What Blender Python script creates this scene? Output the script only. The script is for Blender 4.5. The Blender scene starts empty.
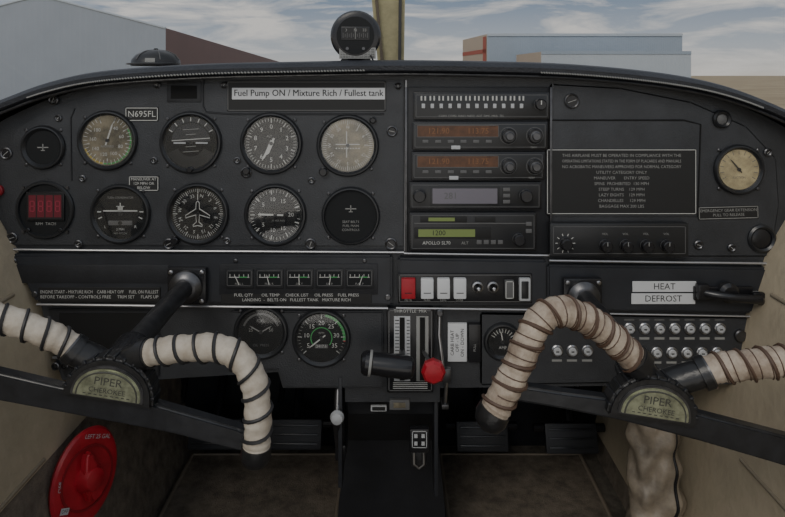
import bpy, bmesh, math, random
from mathutils import Vector, Matrix, noise as mnoise
random.seed(4)
scene = bpy.context.scene
CAMZ = 0.80; FP = 630.0; S = 1/700.0

# ------------------------------------------------------------ materials
MATS = {}
def mat(name, col, rough=0.5, metal=0.0, noise=0.0, nscale=40, bump=0.0, bscale=300, col2=None, emit=None, es=0, spec=0.5, wave=None):
    m = bpy.data.materials.new(name); m.use_nodes = True
    nt = m.node_tree; b = nt.nodes['Principled BSDF']
    b.inputs['Base Color'].default_value = (*col, 1)
    b.inputs['Roughness'].default_value = rough
    b.inputs['Metallic'].default_value = metal
    b.inputs['Specular IOR Level'].default_value = spec
    tc = nt.nodes.new('ShaderNodeTexCoord')
    if noise > 0 or col2:
        n = nt.nodes.new('ShaderNodeTexNoise'); n.inputs['Scale'].default_value = nscale
        n.inputs['Detail'].default_value = 6; n.inputs['Roughness'].default_value = 0.65
        nt.links.new(tc.outputs['Object'], n.inputs['Vector'])
        r = nt.nodes.new('ShaderNodeValToRGB')
        c2 = col2 if col2 else tuple(c*(1+noise) for c in col)
        c1 = col if col2 else tuple(c*(1-noise) for c in col)
        r.color_ramp.elements[0].position = 0.35; r.color_ramp.elements[1].position = 0.65
        r.color_ramp.elements[0].color = (*c1, 1); r.color_ramp.elements[1].color = (*c2, 1)
        nt.links.new(n.outputs['Fac'], r.inputs['Fac']); nt.links.new(r.outputs['Color'], b.inputs['Base Color'])
    if bump > 0:
        n2 = nt.nodes.new('ShaderNodeTexNoise'); n2.inputs['Scale'].default_value = bscale; n2.inputs['Detail'].default_value = 4
        nt.links.new(tc.outputs['Object'], n2.inputs['Vector'])
        bp = nt.nodes.new('ShaderNodeBump'); bp.inputs['Strength'].default_value = bump; bp.inputs['Distance'].default_value = 0.002
        nt.links.new(n2.outputs['Fac'], bp.inputs['Height']); nt.links.new(bp.outputs['Normal'], b.inputs['Normal'])
    if wave:
        w = nt.nodes.new('ShaderNodeTexWave'); w.inputs['Scale'].default_value = wave
        w.bands_direction = 'X'
        nt.links.new(tc.outputs['Object'], w.inputs['Vector'])
        bp = nt.nodes.new('ShaderNodeBump'); bp.inputs['Strength'].default_value = 0.2; bp.inputs['Distance'].default_value = 0.04
        nt.links.new(w.outputs['Fac'], bp.inputs['Height']); nt.links.new(bp.outputs['Normal'], b.inputs['Normal'])
    if emit:
        b.inputs['Emission Color'].default_value = (*emit, 1); b.inputs['Emission Strength'].default_value = es
    MATS[name] = m; return m
mat('panel', (0.030,0.032,0.036), 0.42, noise=0.2, nscale=18, bump=0.25, bscale=500)
mat('panel_dark', (0.014,0.015,0.018), 0.5, noise=0.2, nscale=25, bump=0.15)
mat('strip', (0.021,0.023,0.028), 0.42, noise=0.2, nscale=18)
mat('bezel', (0.016,0.017,0.019), 0.3)
mat('plastic', (0.012,0.012,0.014), 0.25)
mat('void', (0.003,0.003,0.003), 0.9)
mat('dial', (0.012,0.013,0.014), 0.6, spec=0.2)
mat('dial_reflection', (0.36,0.30,0.17), 0.6, noise=0.4, nscale=45)  # yellowish glass reflection painted into the suction gauge's dial colour
mat('olive_and_reflection', (0.055,0.048,0.032), 0.6, col2=(0.24,0.205,0.135), nscale=30)  # airspeed/CDI dials: yellowish reflection painted into colour; pedestal insert: plain olive
mat('white', (0.45,0.45,0.43), 0.6)
mat('grey_mark', (0.24,0.24,0.23), 0.6)
mat('dim_mark', (0.10,0.10,0.10), 0.6)
mat('label', (0.40,0.41,0.42), 0.5)
mat('label_bright', (0.55,0.56,0.57), 0.5)
mat('ink', (0.01,0.01,0.01), 0.6)
mat('green', (0.05,0.28,0.08), 0.6)
mat('yellow', (0.4,0.30,0.05), 0.6)
mat('red_mark', (0.3,0.02,0.02), 0.6)
mat('metal', (0.36,0.36,0.37), 0.3, 1.0, noise=0.15)
mat('metal_dark', (0.11,0.11,0.115), 0.35, 0.9, noise=0.25, nscale=60)
mat('trim_silver', (0.42,0.42,0.43), 0.35, 0.7)
mat('vinyl', (0.019,0.021,0.027), 0.42, noise=0.25, nscale=15, bump=0.5, bscale=350)
mat('worn_black', (0.013,0.013,0.014), 0.33, noise=0.3, bump=0.4, bscale=110)
mat('bar_black', (0.016,0.017,0.020), 0.30, noise=0.3, nscale=40, bump=0.15, bscale=80)
mat('wrap', (0.33,0.28,0.22), 0.6, col2=(0.50,0.455,0.385), nscale=38, bump=0.6, bscale=130)
mat('wrap_brown', (0.22,0.165,0.12), 0.6, col2=(0.47,0.40,0.32), nscale=42, bump=0.8, bscale=130)
mat('cord', (0.02,0.02,0.022), 0.5)
mat('cord_brown', (0.085,0.05,0.033), 0.55)
mat('badge', (0.34,0.36,0.26), 0.36, 0.85, noise=0.4, nscale=90)
mat('badge_text', (0.06,0.06,0.05), 0.5)
mat('cream', (0.43,0.365,0.26), 0.6, noise=0.12, nscale=12, bump=0.5, bscale=90)
mat('leather', (0.24,0.20,0.15), 0.45, noise=0.3, nscale=25, bump=0.9, bscale=70)
mat('carpet', (0.165,0.138,0.108), 0.95, noise=0.35, nscale=40, bump=0.9, bscale=500)
mat('carpet_dark', (0.10,0.088,0.073), 0.95, noise=0.35, nscale=50, bump=0.9, bscale=500)
mat('carpet_edge', (0.18,0.15,0.115), 0.9, bump=0.5)
mat('seam', (0.25,0.21,0.15), 0.8)
mat('red', (0.34,0.010,0.020), 0.38, noise=0.15)
mat('red_dark', (0.20,0.008,0.014), 0.4)
mat('amber', (0.085,0.034,0.014), 0.4, noise=0.3, nscale=90)
mat('amber_digit', (0.15,0.065,0.025), 0.4, emit=(0.9,0.32,0.05), es=0.03)
mat('red_seg', (0.10,0.012,0.02), 0.4, emit=(0.7,0.03,0.08), es=0.02)
mat('red_digit', (0.22,0.03,0.05), 0.4, emit=(0.8,0.03,0.08), es=0.04)
mat('lcd_grey', (0.14,0.13,0.155), 0.3)
mat('lcd_green', (0.15,0.19,0.06), 0.4, emit=(0.25,0.4,0.05), es=0.05)
mat('post', (0.55,0.50,0.30), 0.5, noise=0.15)
mat('hangar_grey', (0.26,0.29,0.33), 0.7, noise=0.05, nscale=0.4, wave=1.2)
mat('hangar_brown', (0.16,0.10,0.095), 0.7, noise=0.05, nscale=0.4)
mat('hangar_blue', (0.27,0.32,0.38), 0.7, noise=0.05, nscale=0.3, wave=1.5)
mat('hangar_white', (0.38,0.42,0.46), 0.7, noise=0.04, nscale=0.3, wave=1.5)
mat('hangar_tan', (0.46,0.38,0.30), 0.7)
mat('hangar_red', (0.38,0.10,0.07), 0.7)
mat('field', (0.26,0.20,0.12), 0.95, col2=(0.38,0.30,0.19), nscale=0.15)
def glassmat(name, fac):
    m = bpy.data.materials.new(name); m.use_nodes = True; nt = m.node_tree
    nt.nodes.remove(nt.nodes['Principled BSDF'])
    t = nt.nodes.new('ShaderNodeBsdfTransparent'); g = nt.nodes.new('ShaderNodeBsdfGlossy'); g.inputs['Roughness'].default_value = 0.04
    mx = nt.nodes.new('ShaderNodeMixShader'); mx.inputs[0].default_value = fac
    nt.links.new(t.outputs[0], mx.inputs[1]); nt.links.new(g.outputs[0], mx.inputs[2])
    nt.links.new(mx.outputs[0], nt.nodes['Material Output'].inputs['Surface']); MATS[name] = m
glassmat('glass', 0.05); glassmat('windshield_glass', 0.03)

# ------------------------------------------------------------ builder
def W(px, py, d):
    return Vector(((px-392.5)*d/FP, d, CAMZ-(py-75)*d/FP))
def frame(o, u, v, s):
    u = Vector(u).normalized(); v = Vector(v).normalized(); n = u.cross(v).normalized(); v = n.cross(u)
    m = Matrix.Identity(4)
    for i in range(3):
        m[i][0] = u[i]*s; m[i][1] = v[i]*s; m[i][2] = n[i]*s; m[i][3] = o[i]
    return m
PF = 0.9
def F(px, py, off=0.0, rot=0.0):
    """frame on the instrument panel: unit 1/700 m, x right, y up, z out of the panel. off in same units"""
    o = Vector(((px-392.5)*S, PF-off*S, CAMZ-(py-75)*S))
    a = math.radians(rot)
    return frame(o, (math.cos(a),0,math.sin(a)), (-math.sin(a),0,math.cos(a)), S)
def FD(px, py, d, rot=0.0):
    o = W(px,py,d); a = math.radians(rot)
    return frame(o, (math.cos(a),0,math.sin(a)), (-math.sin(a),0,math.cos(a)), d/FP)
_tc = {}
def textmesh(s):
    if s in _tc: return _tc[s]
    cu = bpy.data.curves.new('t','FONT'); cu.body = s; cu.align_x='CENTER'; cu.align_y='CENTER'; cu.resolution_u = 2; cu.size = 1
    ob = bpy.data.objects.new('t', cu); scene.collection.objects.link(ob)
    dg = bpy.context.evaluated_depsgraph_get()
    me = ob.evaluated_get(dg).to_mesh()
    vs = [v.co.copy() for v in me.vertices]; fs = [tuple(p.vertices) for p in me.polygons]
    ob.evaluated_get(dg).to_mesh_clear()
    bpy.data.objects.remove(ob); bpy.data.curves.remove(cu)
    wd = (max(v.x for v in vs)-min(v.x for v in vs)) if vs else 1
    _tc[s] = (vs, fs, wd); return _tc[s]
class B:
    def __init__(s, name): s.name=name; s.v=[]; s.f=[]; s.m=[]; s.mats=[]
    def mi(s, k):
        if k not in s.mats: s.mats.append(k)
        return s.mats.index(k)
    def add(s, vs, fs, k, M=None):
        o=len(s.v); i=s.mi(k)
        s.v += [(M@Vector(v)) if M is not None else Vector(v) for v in vs]
        for f in fs: s.f.append(tuple(o+j for j in f)); s.m.append(i)
    def bm(s, bm, k, M=None):
        bm.verts.index_update()
        s.add([v.co.copy() for v in bm.verts], [tuple(v.index for v in f.verts) for f in bm.faces], k, M); bm.free()
    def box(s, M, x, y, z, w, h, t, k, bev=0, seg=2, rot=0):
        b=bmesh.new(); bmesh.ops.create_cube(b, size=1)
        for v in b.verts: v.co = Vector((v.co.x*w, v.co.y*h, v.co.z*t))
        if bev: bmesh.ops.bevel(b, geom=b.edges[:], offset=bev, segments=seg, affect='EDGES', profile=0.6)
        R = Matrix.Translation((x,y,z)) @ Matrix.Rotation(math.radians(rot),4,'Z')
        s.bm(b, k, M@R); return s
    def lathe(s, M, prof, k, seg=40, x=0, y=0, z=0, sx=1, sy=1):
        vs=[]; fs=[]; n=len(prof)
        for (r,h) in prof:
            for i in range(seg):
                a=2*math.pi*i/seg; vs.append((x+r*math.cos(a)*sx, y+r*math.sin(a)*sy, z+h))
        for j in range(n-1):
            for i in range(seg):
                i2=(i+1)%seg; fs.append((j*seg+i, j*seg+i2, (j+1)*seg+i2, (j+1)*seg+i))
        if prof[0][0]>1e-6: fs.append(tuple(reversed(range(seg))))
        if prof[-1][0]>1e-6: fs.append(tuple(range((n-1)*seg, n*seg)))
        s.add(vs, fs, k, M); return s
    def ring(s, M, prof, k, seg=48, x=0,y=0,z=0):
        vs=[]; fs=[]; n=len(prof)
        for (r,h) in prof:
            for i in range(seg):
                a=2*math.pi*i/seg; vs.append((x+r*math.cos(a), y+r*math.sin(a), z+h))
        for j in range(n):
            j2=(j+1)%n
            for i in range(seg):
                i2=(i+1)%seg; fs.append((j*seg+i, j*seg+i2, j2*seg+i2, j2*seg+i))
        s.add(vs, fs, k, M); return s
    def prism(s, M, poly, z0, z1, k, bev=0, seg=2):
        b=bmesh.new(); vs=[b.verts.new((p[0],p[1],z0)) for p in poly]
        f=b.faces.new(vs); bmesh.ops.recalc_face_normals(b, faces=[f])
        r=bmesh.ops.extrude_face_region(b, geom=[f])
        for e in r['geom']:
            if isinstance(e, bmesh.types.BMVert): e.co.z = z1
        bmesh.ops.recalc_face_normals(b, faces=b.faces[:])
        if bev: bmesh.ops.bevel(b, geom=b.edges[:], offset=bev, segments=seg, affect='EDGES')
        s.bm(b, k, M); return s
    def tube(s, pts, r, k, seg=16, M=None, caps=True, helix=None):
        pts=[Vector(p) for p in pts]; n=len(pts); rs = r if isinstance(r,(list,tuple)) else [r]*n
        T=[(pts[min(i+1,n-1)]-pts[max(i-1,0)]).normalized() for i in range(n)]
        up=Vector((0,0,1)) if abs(T[0].z)<0.9 else Vector((1,0,0))
        N=[(up-T[0]*up.dot(T[0])).normalized()]
        for i in range(1,n):
            q=T[i-1].rotation_difference(T[i]); nn=q@N[-1]; N.append((nn-T[i]*nn.dot(T[i])).normalized())
        vs=[]; fs=[]
        for i in range(n):
            bn=T[i].cross(N[i])
            for j in range(seg):
                a=2*math.pi*j/seg; vs.append(pts[i]+(N[i]*math.cos(a)+bn*math.sin(a))*rs[i])
        for i in range(n-1):
            for j in range(seg):
                j2=(j+1)%seg; fs.append((i*seg+j, i*seg+j2, (i+1)*seg+j2, (i+1)*seg+j))
        if caps: fs.append(tuple(reversed(range(seg)))); fs.append(tuple(range((n-1)*seg,n*seg)))
        s.add(vs, fs, k, M)
        s.last=(pts,T,N,rs); return s
    def helix(s, pitch, cr, k, t0=0, t1=1, hand=1):
        pts,T,N,rs=s.last; L=[0]
        for i in range(1,len(pts)): L.append(L[-1]+(pts[i]-pts[i-1]).length)
        tot=L[-1]; a0=t0*tot; a1=t1*tot; steps=int((a1-a0)/pitch*14); out=[]
        for q in range(steps+1):
            l=a0+(a1-a0)*q/steps; i=0
            while i<len(L)-2 and L[i+1]<l: i+=1
            f=(l-L[i])/(L[i+1]-L[i]); p=pts[i].lerp(pts[i+1],f); t=T[i].lerp(T[i+1],f).normalized(); n=N[i].lerp(N[i+1],f); n=(n-t*n.dot(t)).normalized()
            r=rs[i]*(1-f)+rs[i+1]*f; a=hand*2*math.pi*l/pitch; out.append(p+(n*math.cos(a)+t.cross(n)*math.sin(a))*(r+cr*0.4))
        keep=s.last; s.tube(out, cr, k, seg=6); s.last=keep; return s
    def text(s, M, x, y, z, size, txt, k, rot=0, sx=1, fit=None):
        vs,fs,wd=textmesh(txt)
        if fit: sx=min(sx, fit/(wd*size))
        s.add(vs, fs, k, M@Matrix.Translation((x,y,z))@Matrix.Rotation(math.radians(rot),4,'Z')@Matrix.Diagonal((size*sx,size,size,1))); return s
    def quad(s, M, x, y, z, w, h, k, rot=0):
        R=Matrix.Translation((x,y,z))@Matrix.Rotation(math.radians(rot),4,'Z')
        s.add([(-w/2,-h/2,0),(w/2,-h/2,0),(w/2,h/2,0),(-w/2,h/2,0)],[(0,1,2,3)],k,M@R); return s
    def border(s, M, x, y, z, w, h, b, k):
        s.quad(M,x,y+h/2-b/2,z,w,b,k).quad(M,x,y-h/2+b/2,z,w,b,k).quad(M,x-w/2+b/2,y,z,b,h,k).quad(M,x+w/2-b/2,y,z,b,h,k); return s
    def ticks(s, M, r1, r2, a0, a1, n, w, k, z=1.3):
        for i in range(n):
            a=math.radians(a0+(a1-a0)*i/max(n-1,1)); r=(r1+r2)/2
            s.quad(M, r*math.sin(a), r*math.cos(a), z, w, r2-r1, k, rot=-math.degrees(a))
        return s
    def arc(s, M, r1, r2, a0, a1, k, z=1.25, n=16):
        vs=[];fs=[]
        for i in range(n+1):
            a=math.radians(a0+(a1-a0)*i/n); vs+= [(r1*math.sin(a),r1*math.cos(a),z),(r2*math.sin(a),r2*math.cos(a),z)]
        for i in range(n): fs.append((2*i,2*i+1,2*i+3,2*i+2))
        s.add(vs,fs,k,M); return s
    def needle(s, M, ang, L, w, k, z=1.8, tail=0):
        a=-math.radians(ang); R=Matrix.Rotation(a,4,'Z')
        s.add([(-w/2,-tail,z),(w/2,-tail,z),(w/2,L*0.75,z),(0,L,z),(-w/2,L*0.75,z)],[(0,1,2,3,4)],k,M@R); return s
    def done(s, smooth=True, ang=35, parent=None):
        me=bpy.data.meshes.new(s.name); me.from_pydata([tuple(v) for v in s.v],[],s.f)
        for k in s.mats: me.materials.append(MATS[k])
        me.polygons.foreach_set('material_index', s.m)
        if smooth:
            me.polygons.foreach_set('use_smooth',[True]*len(me.polygons)); me.set_sharp_from_angle(angle=math.radians(ang))
        me.update(); ob=bpy.data.objects.new(s.name, me); scene.collection.objects.link(ob); s.ob=ob
        if parent: ob.parent=parent
        return ob
def spline(pts, n=10):
    pts=[Vector(p) for p in pts]; P=[pts[0]*2-pts[1]]+pts+[pts[-1]*2-pts[-2]]; out=[]
    for i in range(1,len(P)-2):
        for j in range(n):
            t=j/n; a,b,c,d=P[i-1:i+3]
            out.append(0.5*((2*b)+(c-a)*t+(2*a-5*b+4*c-d)*t*t+(3*b-a-3*c+d)*t**3))
    out.append(pts[-1]); return out
def pxpoly(pts, ox=392.5, oy=75):
    return [(p[0]-ox, oy-p[1]) for p in pts]
P0 = F(392.5, 75)   # panel master frame

# ------------------------------------------------------------ instrument panel
ip = B('instrument_panel')
top = spline([(-25,152,0),(-12,130,0),(30,107,0),(70,93,0),(110,85,0),(200,78,0),(300,75,0),(392,73,0),(480,74,0),(560,76,0),(640,83,0),(700,94,0),(750,110,0),(800,137,0),(812,160,0)],4)
outl = [(p.x,p.y) for p in top]+[(808,235),(778,262),(768,300),(756,345),(748,384),(440,388),(440,402),(345,402),(345,388),(283,388),(278,372),(150,380),(62,380),(48,335),(40,300),(18,262),(-8,235),(-25,180)]
ip.prism(P0, pxpoly(outl), -20, 0, 'panel')
sub=[(10,245),(2,200),(2,160),(18,128),(50,107),(100,92),(150,86),(220,82),(404,80),(404,246)]
ip.prism(P0, pxpoly(sub), 0, 2.5, 'panel', bev=1.2)
sub=[(550,84),(620,88),(690,102),(745,126),(775,158),(778,205),(770,256),(550,256)]
ip.prism(P0, pxpoly(sub), 0, 2.0, 'panel', bev=1.0)
for pts in ([(204,80),(204,106),(207,112),(232,114),(384,114)],[(76,108),(72,118),(73,180)]):
    ip.tube([P0@Vector((p[0]-392.5,75-p[1],2.6)) for p in pts],0.9*S,'panel_dark',seg=6)
ip.prism(P0, pxpoly([(16,252),(392,253),(392,302),(40,299)]), 0, 9, 'strip', bev=2)
ip.prism(P0, pxpoly([(398,256),(545,258),(545,303),(398,303)]), 0, 8, 'strip', bev=2)
ip.prism(P0, pxpoly([(546,263),(776,266),(764,311),(546,308)]), 0, 7, 'strip', bev=2)
ip.box(P0,97-392.5,75-271,9.2,150,18,1,'panel_dark',0.5)
ip.box(P0,300-392.5,75-276,9.4,156,30,1.5,'panel_dark',0.6)
ip.prism(P0, pxpoly([(50,308),(160,309),(160,376),(66,376),(52,338)]), 0, 3, 'panel_dark', bev=1)
ip.prism(P0, pxpoly([(232,310),(383,310),(383,386),(285,386),(278,368),(232,368)]), 0, 4, 'panel', bev=1.5)
ip.prism(P0, pxpoly([(480,312),(756,316),(748,380),(480,384)]), 0, 3, 'panel', bev=1.5)
ip.box(P0,105-392.5,75-330,3.2,88,36,1.2,'void',0.4)
def trimline(pts, w=1.7, z=3, k='trim_silver'):
    q=[(p[0]-392.5,75-p[1],z) for p in pts]; ip.tube([P0@Vector(p) for p in q], w*S*0.5, k, seg=8)
trimline([(10,248),(100,249),(250,250),(404,251)],2.2,z=5)
trimline([(404,252),(548,254)],2.0,z=5); trimline([(548,259),(680,261),(776,262)],2.4,z=5)
trimline([(42,301),(200,303),(388,305)],2.4,z=9); trimline([(396,305),(545,307)],2.2,z=8); trimline([(545,310),(762,314)],1.8,z=7)
trimline([(406,80),(405,250)],2.2,z=3); trimline([(552,84),(549,255)],1.5,z=3,k='metal_dark')
ip.box(P0,185-392.5,75-92,3,34,20,1.0,'panel_dark',0.4)
ip.box(P0,185-392.5,75-92,3.4,26,13,1.0,'void',0.3)
panel=ip.done()

gs = B('glareshield')
lip = spline([(-60,150,0),(-20,116,0),(20,98,0),(60,84,0),(110,74,0),(200,67.5,0),(300,65,0),(392,63.5,0),(480,64.5,0),(560,67,0),(640,74,0),(700,84,0),(750,100,0),(800,124,0),(830,150,0)],8)
def lipP(p, off, dz=0): return Vector(((p.x-392.5)*S, PF-off*S, CAMZ-(p.y-75)*S+dz*S))
prof = [(-300,-14),(-150,-2),(-40,2),(0,3.0),(12,3.2),(20,1.5),(24,-2.5),(23,-7),(18,-10),(8,-9.5),(0,-9),(-15,-8),(-150,-10),(-300,-20)]
vs=[];fs=[]
for p in lip:
    for (o,z) in prof: vs.append(lipP(p,o,z))
n=len(prof)
for i in range(len(lip)-1):
    for j in range(n):
        j2=(j+1)%n; fs.append((i*n+j,(i+1)*n+j,(i+1)*n+j2,i*n+j2))
gs.add(vs,fs,'vinyl')
for i in range(len(lip)-1):
    for q in (0.0,0.25,0.5,0.75):
        a=lip[i].lerp(lip[i+1],q); b=lip[i].lerp(lip[i+1],q+0.15)
        if 40<a.x<365 or 535<a.x<750:
            gs.tube([lipP(a,23.8,-6.2),lipP(b,23.8,-7.4)],0.75*S,'grey_mark',seg=5)
gs.tube([lipP(p,19,-11) for p in lip],1.6*S,'worn_black',seg=8)
gs.done()

# ------------------------------------------------------------ gauges
ZB=2.5
def gauge(name, px, py, R, dial='dial', off=ZB, glass=True, screws=True, inner=4.0):
    g=B(name); M=F(px,py,off)
    g.ring(M,[(R+1,0),(R+1,2.2),(R-0.3,4.0),(R-1.6,4.2),(R-inner,1.6),(R-inner,0)],'bezel')
    g.lathe(M,[(R-inner+0.3,0),(R-inner+0.3,1.0)],dial)
    if screws:
        for a in (45,135,225,315):
            x=(R+3.2)*math.cos(math.radians(a)); y=(R+3.2)*math.sin(math.radians(a))
            g.lathe(M,[(1.7,0),(1.7,0.8),(1.0,1.3)],'metal_dark',seg=10,x=x,y=y)
    g.M=M; g.R=R-inner; g.glassf=glass
    return g
def fin(g):
    if g.glassf: g.lathe(g.M,[(g.R+0.6,2.3),(g.R+0.6,2.4)],'glass')
    g.lathe(g.M,[(1.9,1.0),(1.9,2.1)],'bezel',seg=12)
    return g.done()
def knob(g,M,x,y,r=3.5,h=5,k='plastic'):
    g.lathe(M,[(r+0.8,0),(r+0.8,1),(r,1.2),(r,h-0.8),(r-0.8,h)],k,seg=18,x=x,y=y); return g

def airplane_mark(g,y=0,k='grey_mark'):
    g.quad(g.M,0,y,1.4,11,1,k).quad(g.M,0,y+0.5,1.4,1,6,k).quad(g.M,0,y-3,1.4,4,0.8,k)
g=gauge('cover_plate',45,147,21); airplane_mark(g); g.done(parent=panel)

g=gauge('airspeed_indicator',109,140,29,'olive_and_reflection')
g.ticks(g.M,20,24,20,340,33,0.6,'white').ticks(g.M,18,24,20,340,9,1.0,'white')
for i,t in enumerate(['40','60','80','100','120','140','160','180']):
    a=math.radians(35+i*40); g.text(g.M,14.5*math.sin(a),14.5*math.cos(a),1.3,5,t,'white')
g.arc(g.M,22.6,24,60,190,'green').arc(g.M,22.6,24,190,250,'yellow')
g.text(g.M,0,-6,1.3,3.2,'AIRSPEED','grey_mark'); g.needle(g.M,18,19,1.6,'white',tail=5); fin(g)

g=gauge('attitude_indicator',192,142,30)
g.arc(g.M,0,19.5,-86,86,'panel',z=1.15); g.quad(g.M,0,3,1.3,38,0.8,'white',rot=4)
g.arc(g.M,20,25.4,-60,60,'panel'); g.ticks(g.M,21,25,-60,60,7,0.9,'white',z=1.4)
for q,w in ((8,10),(-4,10),(13,16),(-9,16)): g.quad(g.M,0,q,1.4,w,0.6,'grey_mark',rot=4)
g.quad(g.M,-11,-0.5,1.8,12,1.5,'label').quad(g.M,11,-0.5,1.8,12,1.5,'label')
g.arc(g.M,14,25.5,115,245,'bezel',z=1.35); knob(g,g.M,0,-27,3,6); fin(g)

g=gauge('altimeter',272,143,30)
g.ticks(g.M,22,25,0,352.8,50,0.4,'white').ticks(g.M,20.5,25,0,324,10,1,'white')
for i in range(10):
    a=math.radians(36*i); g.text(g.M,16.5*math.sin(a),16.5*math.cos(a),1.3,6.4,str(i),'white')
g.quad(g.M,10,1,1.35,8,4,'ink'); g.text(g.M,-2,7,1.3,3,'ALT','grey_mark'); g.needle(g.M,208,20,2.2,'white',tail=6); g.needle(g.M,203,13,4,'white',z=1.9,tail=3)
knob(g,g.M,-24,-27,3.6,7); fin(g)

g=gauge('course_deviation_indicator',348,145,30,'olive_and_reflection')
g.ticks(g.M,21.5,25,0,355,72,0.4,'white').ticks(g.M,20.5,25,0,330,12,0.9,'white')
for i,t in enumerate(['N','3','6','E','12','15','S','21','24','W','30','33']):
    a=math.radians(30*i); g.text(g.M,18*math.sin(a),18*math.cos(a),1.3,4.4,t,'white',rot=-30*i)
g.quad(g.M,-1,1,1.7,0.9,26,'white').quad(g.M,0,1,1.7,24,0.9,'white')
for i in range(-4,5): g.lathe(g.M,[(0.7,1.3),(0.7,1.4)],'white',seg=8,x=i*2.8,y=-3)
knob(g,g.M,-24,-26,4,7); knob(g,g.M,25,25,3,4); fin(g)

g=B('digital_tachometer'); M=F(47,209,ZB)
g.ring(M,[(29,0),(29,2),(28,3.2),(26,3.4),(25,1.5),(25,0)],'bezel'); g.lathe(M,[(25.5,0),(25.5,1.2)],'dial')
g.box(M,1,4,2,38,29,2.4,'plastic',0.8); g.quad(M,1,4,3.25,34,25,'ink')
for i in range(4):
    g.quad(M,-11.5+i*8.4,4,3.35,7.2,22,'red_seg')
    X=-11.5+i*8.4
    for (dx,dy,w,h) in ((0,9,3.6,0.9),(0,4,3.6,0.9),(0,-1,3.6,0.9),(-2,6.5,0.9,4.4),(2,6.5,0.9,4.4),(-2,1.5,0.9,4.4),(2,1.5,0.9,4.4)): g.quad(M,X+dx,4+dy-4,3.45,w,h,'red_digit')
g.text(M,1,-14,1.4,4,'RPM  TACH','grey_mark')
for a in (45,135,225,315): g.lathe(M,[(1.6,0),(1.6,1.5)],'metal_dark',seg=10,x=31*math.cos(math.radians(a)),y=31*math.sin(math.radians(a)))
knob(g,M,16,-20,2.4,4); knob(g,M,-16,-20,2.4,4)
g.done()

g=gauge('turn_coordinator',122,213,29)
g.quad(g.M,0,3,1.6,34,1.4,'white').quad(g.M,0,5,1.6,5,4,'white').quad(g.M,0,8,1.6,1.1,6,'white').quad(g.M,0,7.5,1.65,8,0.8,'white')
g.quad(g.M,-21,2,1.4,4,1.2,'white').quad(g.M,21,2,1.4,4,1.2,'white').quad(g.M,-20,-4,1.4,4,1.2,'white',rot=25).quad(g.M,20,-4,1.4,4,1.2,'white',rot=-25)
g.box(g.M,0,-9,1.6,24,4.5,1,'dim_mark',0.4); g.lathe(g.M,[(2.1,2),(2.1,2.25)],'ink',seg=14,x=0,y=-9)
g.text(g.M,0,-15.5,1.4,3.2,'2 MIN','white').text(g.M,0,-19.5,1.4,2.8,'NO PITCH','grey_mark').text(g.M,-15,-13,1.4,4,'L','white').text(g.M,15,-13,1.4,4,'R','white').text(g.M,0,16,1.4,3,'TURN COORDINATOR','grey_mark',fit=26); fin(g)

g=gauge('heading_indicator',199,213,30)
g.ticks(g.M,22,25,0,355,72,0.4,'white').ticks(g.M,20.5,25,0,330,12,1,'white')
for i,t in enumerate(['N','3','6','E','12','15','S','21','24','W','30','33']):
    a=math.radians(30*i+12); g.text(g.M,18*math.sin(a),18*math.cos(a),1.3,4.8,t,'white',rot=-30*i-12)
pl=[(0,13),(1.6,11),(1.8,5),(12,-1.5),(12,-4),(1.8,-1),(1.3,-8),(4.5,-11),(4.5,-12.5),(0,-11.5)]
full=pl+[(-x,y) for x,y in reversed(pl[1:-1])]
g.tube([g.M@Vector((x,y,1.8)) for x,y in full+[full[0]]],0.5*S,'white',seg=5,caps=False)
g.quad(g.M,0,17,1.8,0.8,6,'white'); knob(g,g.M,-22,-26,3.8,7); fin(g)

g=gauge('vertical_speed_indicator',276,214,30)
g.ticks(g.M,22,25,100,440,41,0.4,'white').ticks(g.M,20.5,25,110,430,9,1.0,'white')
for a_,t in ((270,'0'),(310,'5'),(350,'10'),(30,'15'),(90,'20'),(150,'15'),(190,'10'),(230,'5')):
    a=math.radians(a_); g.text(g.M,15.5*math.sin(a),15.5*math.cos(a),1.3,5.8,t,'white')
g.needle(g.M,272,18,1.8,'white',tail=8); g.text(g.M,3,-6,1.3,2.6,'FT PER MIN','grey_mark'); fin(g)

g=gauge('cover_plate',351,215,28,inner=2); airplane_mark(g,7)
for i,t in enumerate(['SEAT BELTS','FUEL MAIN','CONTROLS']): g.text(g.M,0,-6-i*4,1.4,3.3,t,'grey_mark')
g.done(parent=panel)

g=gauge('suction_gauge',737,169,24,'dial_reflection'); g.ticks(g.M,15,19,-120,120,13,0.6,'dim_mark'); g.needle(g.M,-40,14,1.3,'ink',tail=4); g.text(g.M,0,-8,1.3,3,'SUCTION','dim_mark'); fin(g)

g=gauge('fuel_quantity_gauge',262,330,26,off=4)
g.arc(g.M,17,19,-70,70,'dim_mark')
g.needle(g.M,-60,13,1.1,'grey_mark'); g.needle(g.M,60,13,1.1,'grey_mark'); g.text(g.M,0,11,1.4,4,'FUEL','grey_mark'); g.text(g.M,-10,2,1.4,4.5,'25','grey_mark'); g.text(g.M,10,2,1.4,4.5,'50','grey_mark'); g.text(g.M,0,-13,1.4,3.5,'OIL  PRESS','dim_mark'); fin(g)

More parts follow.
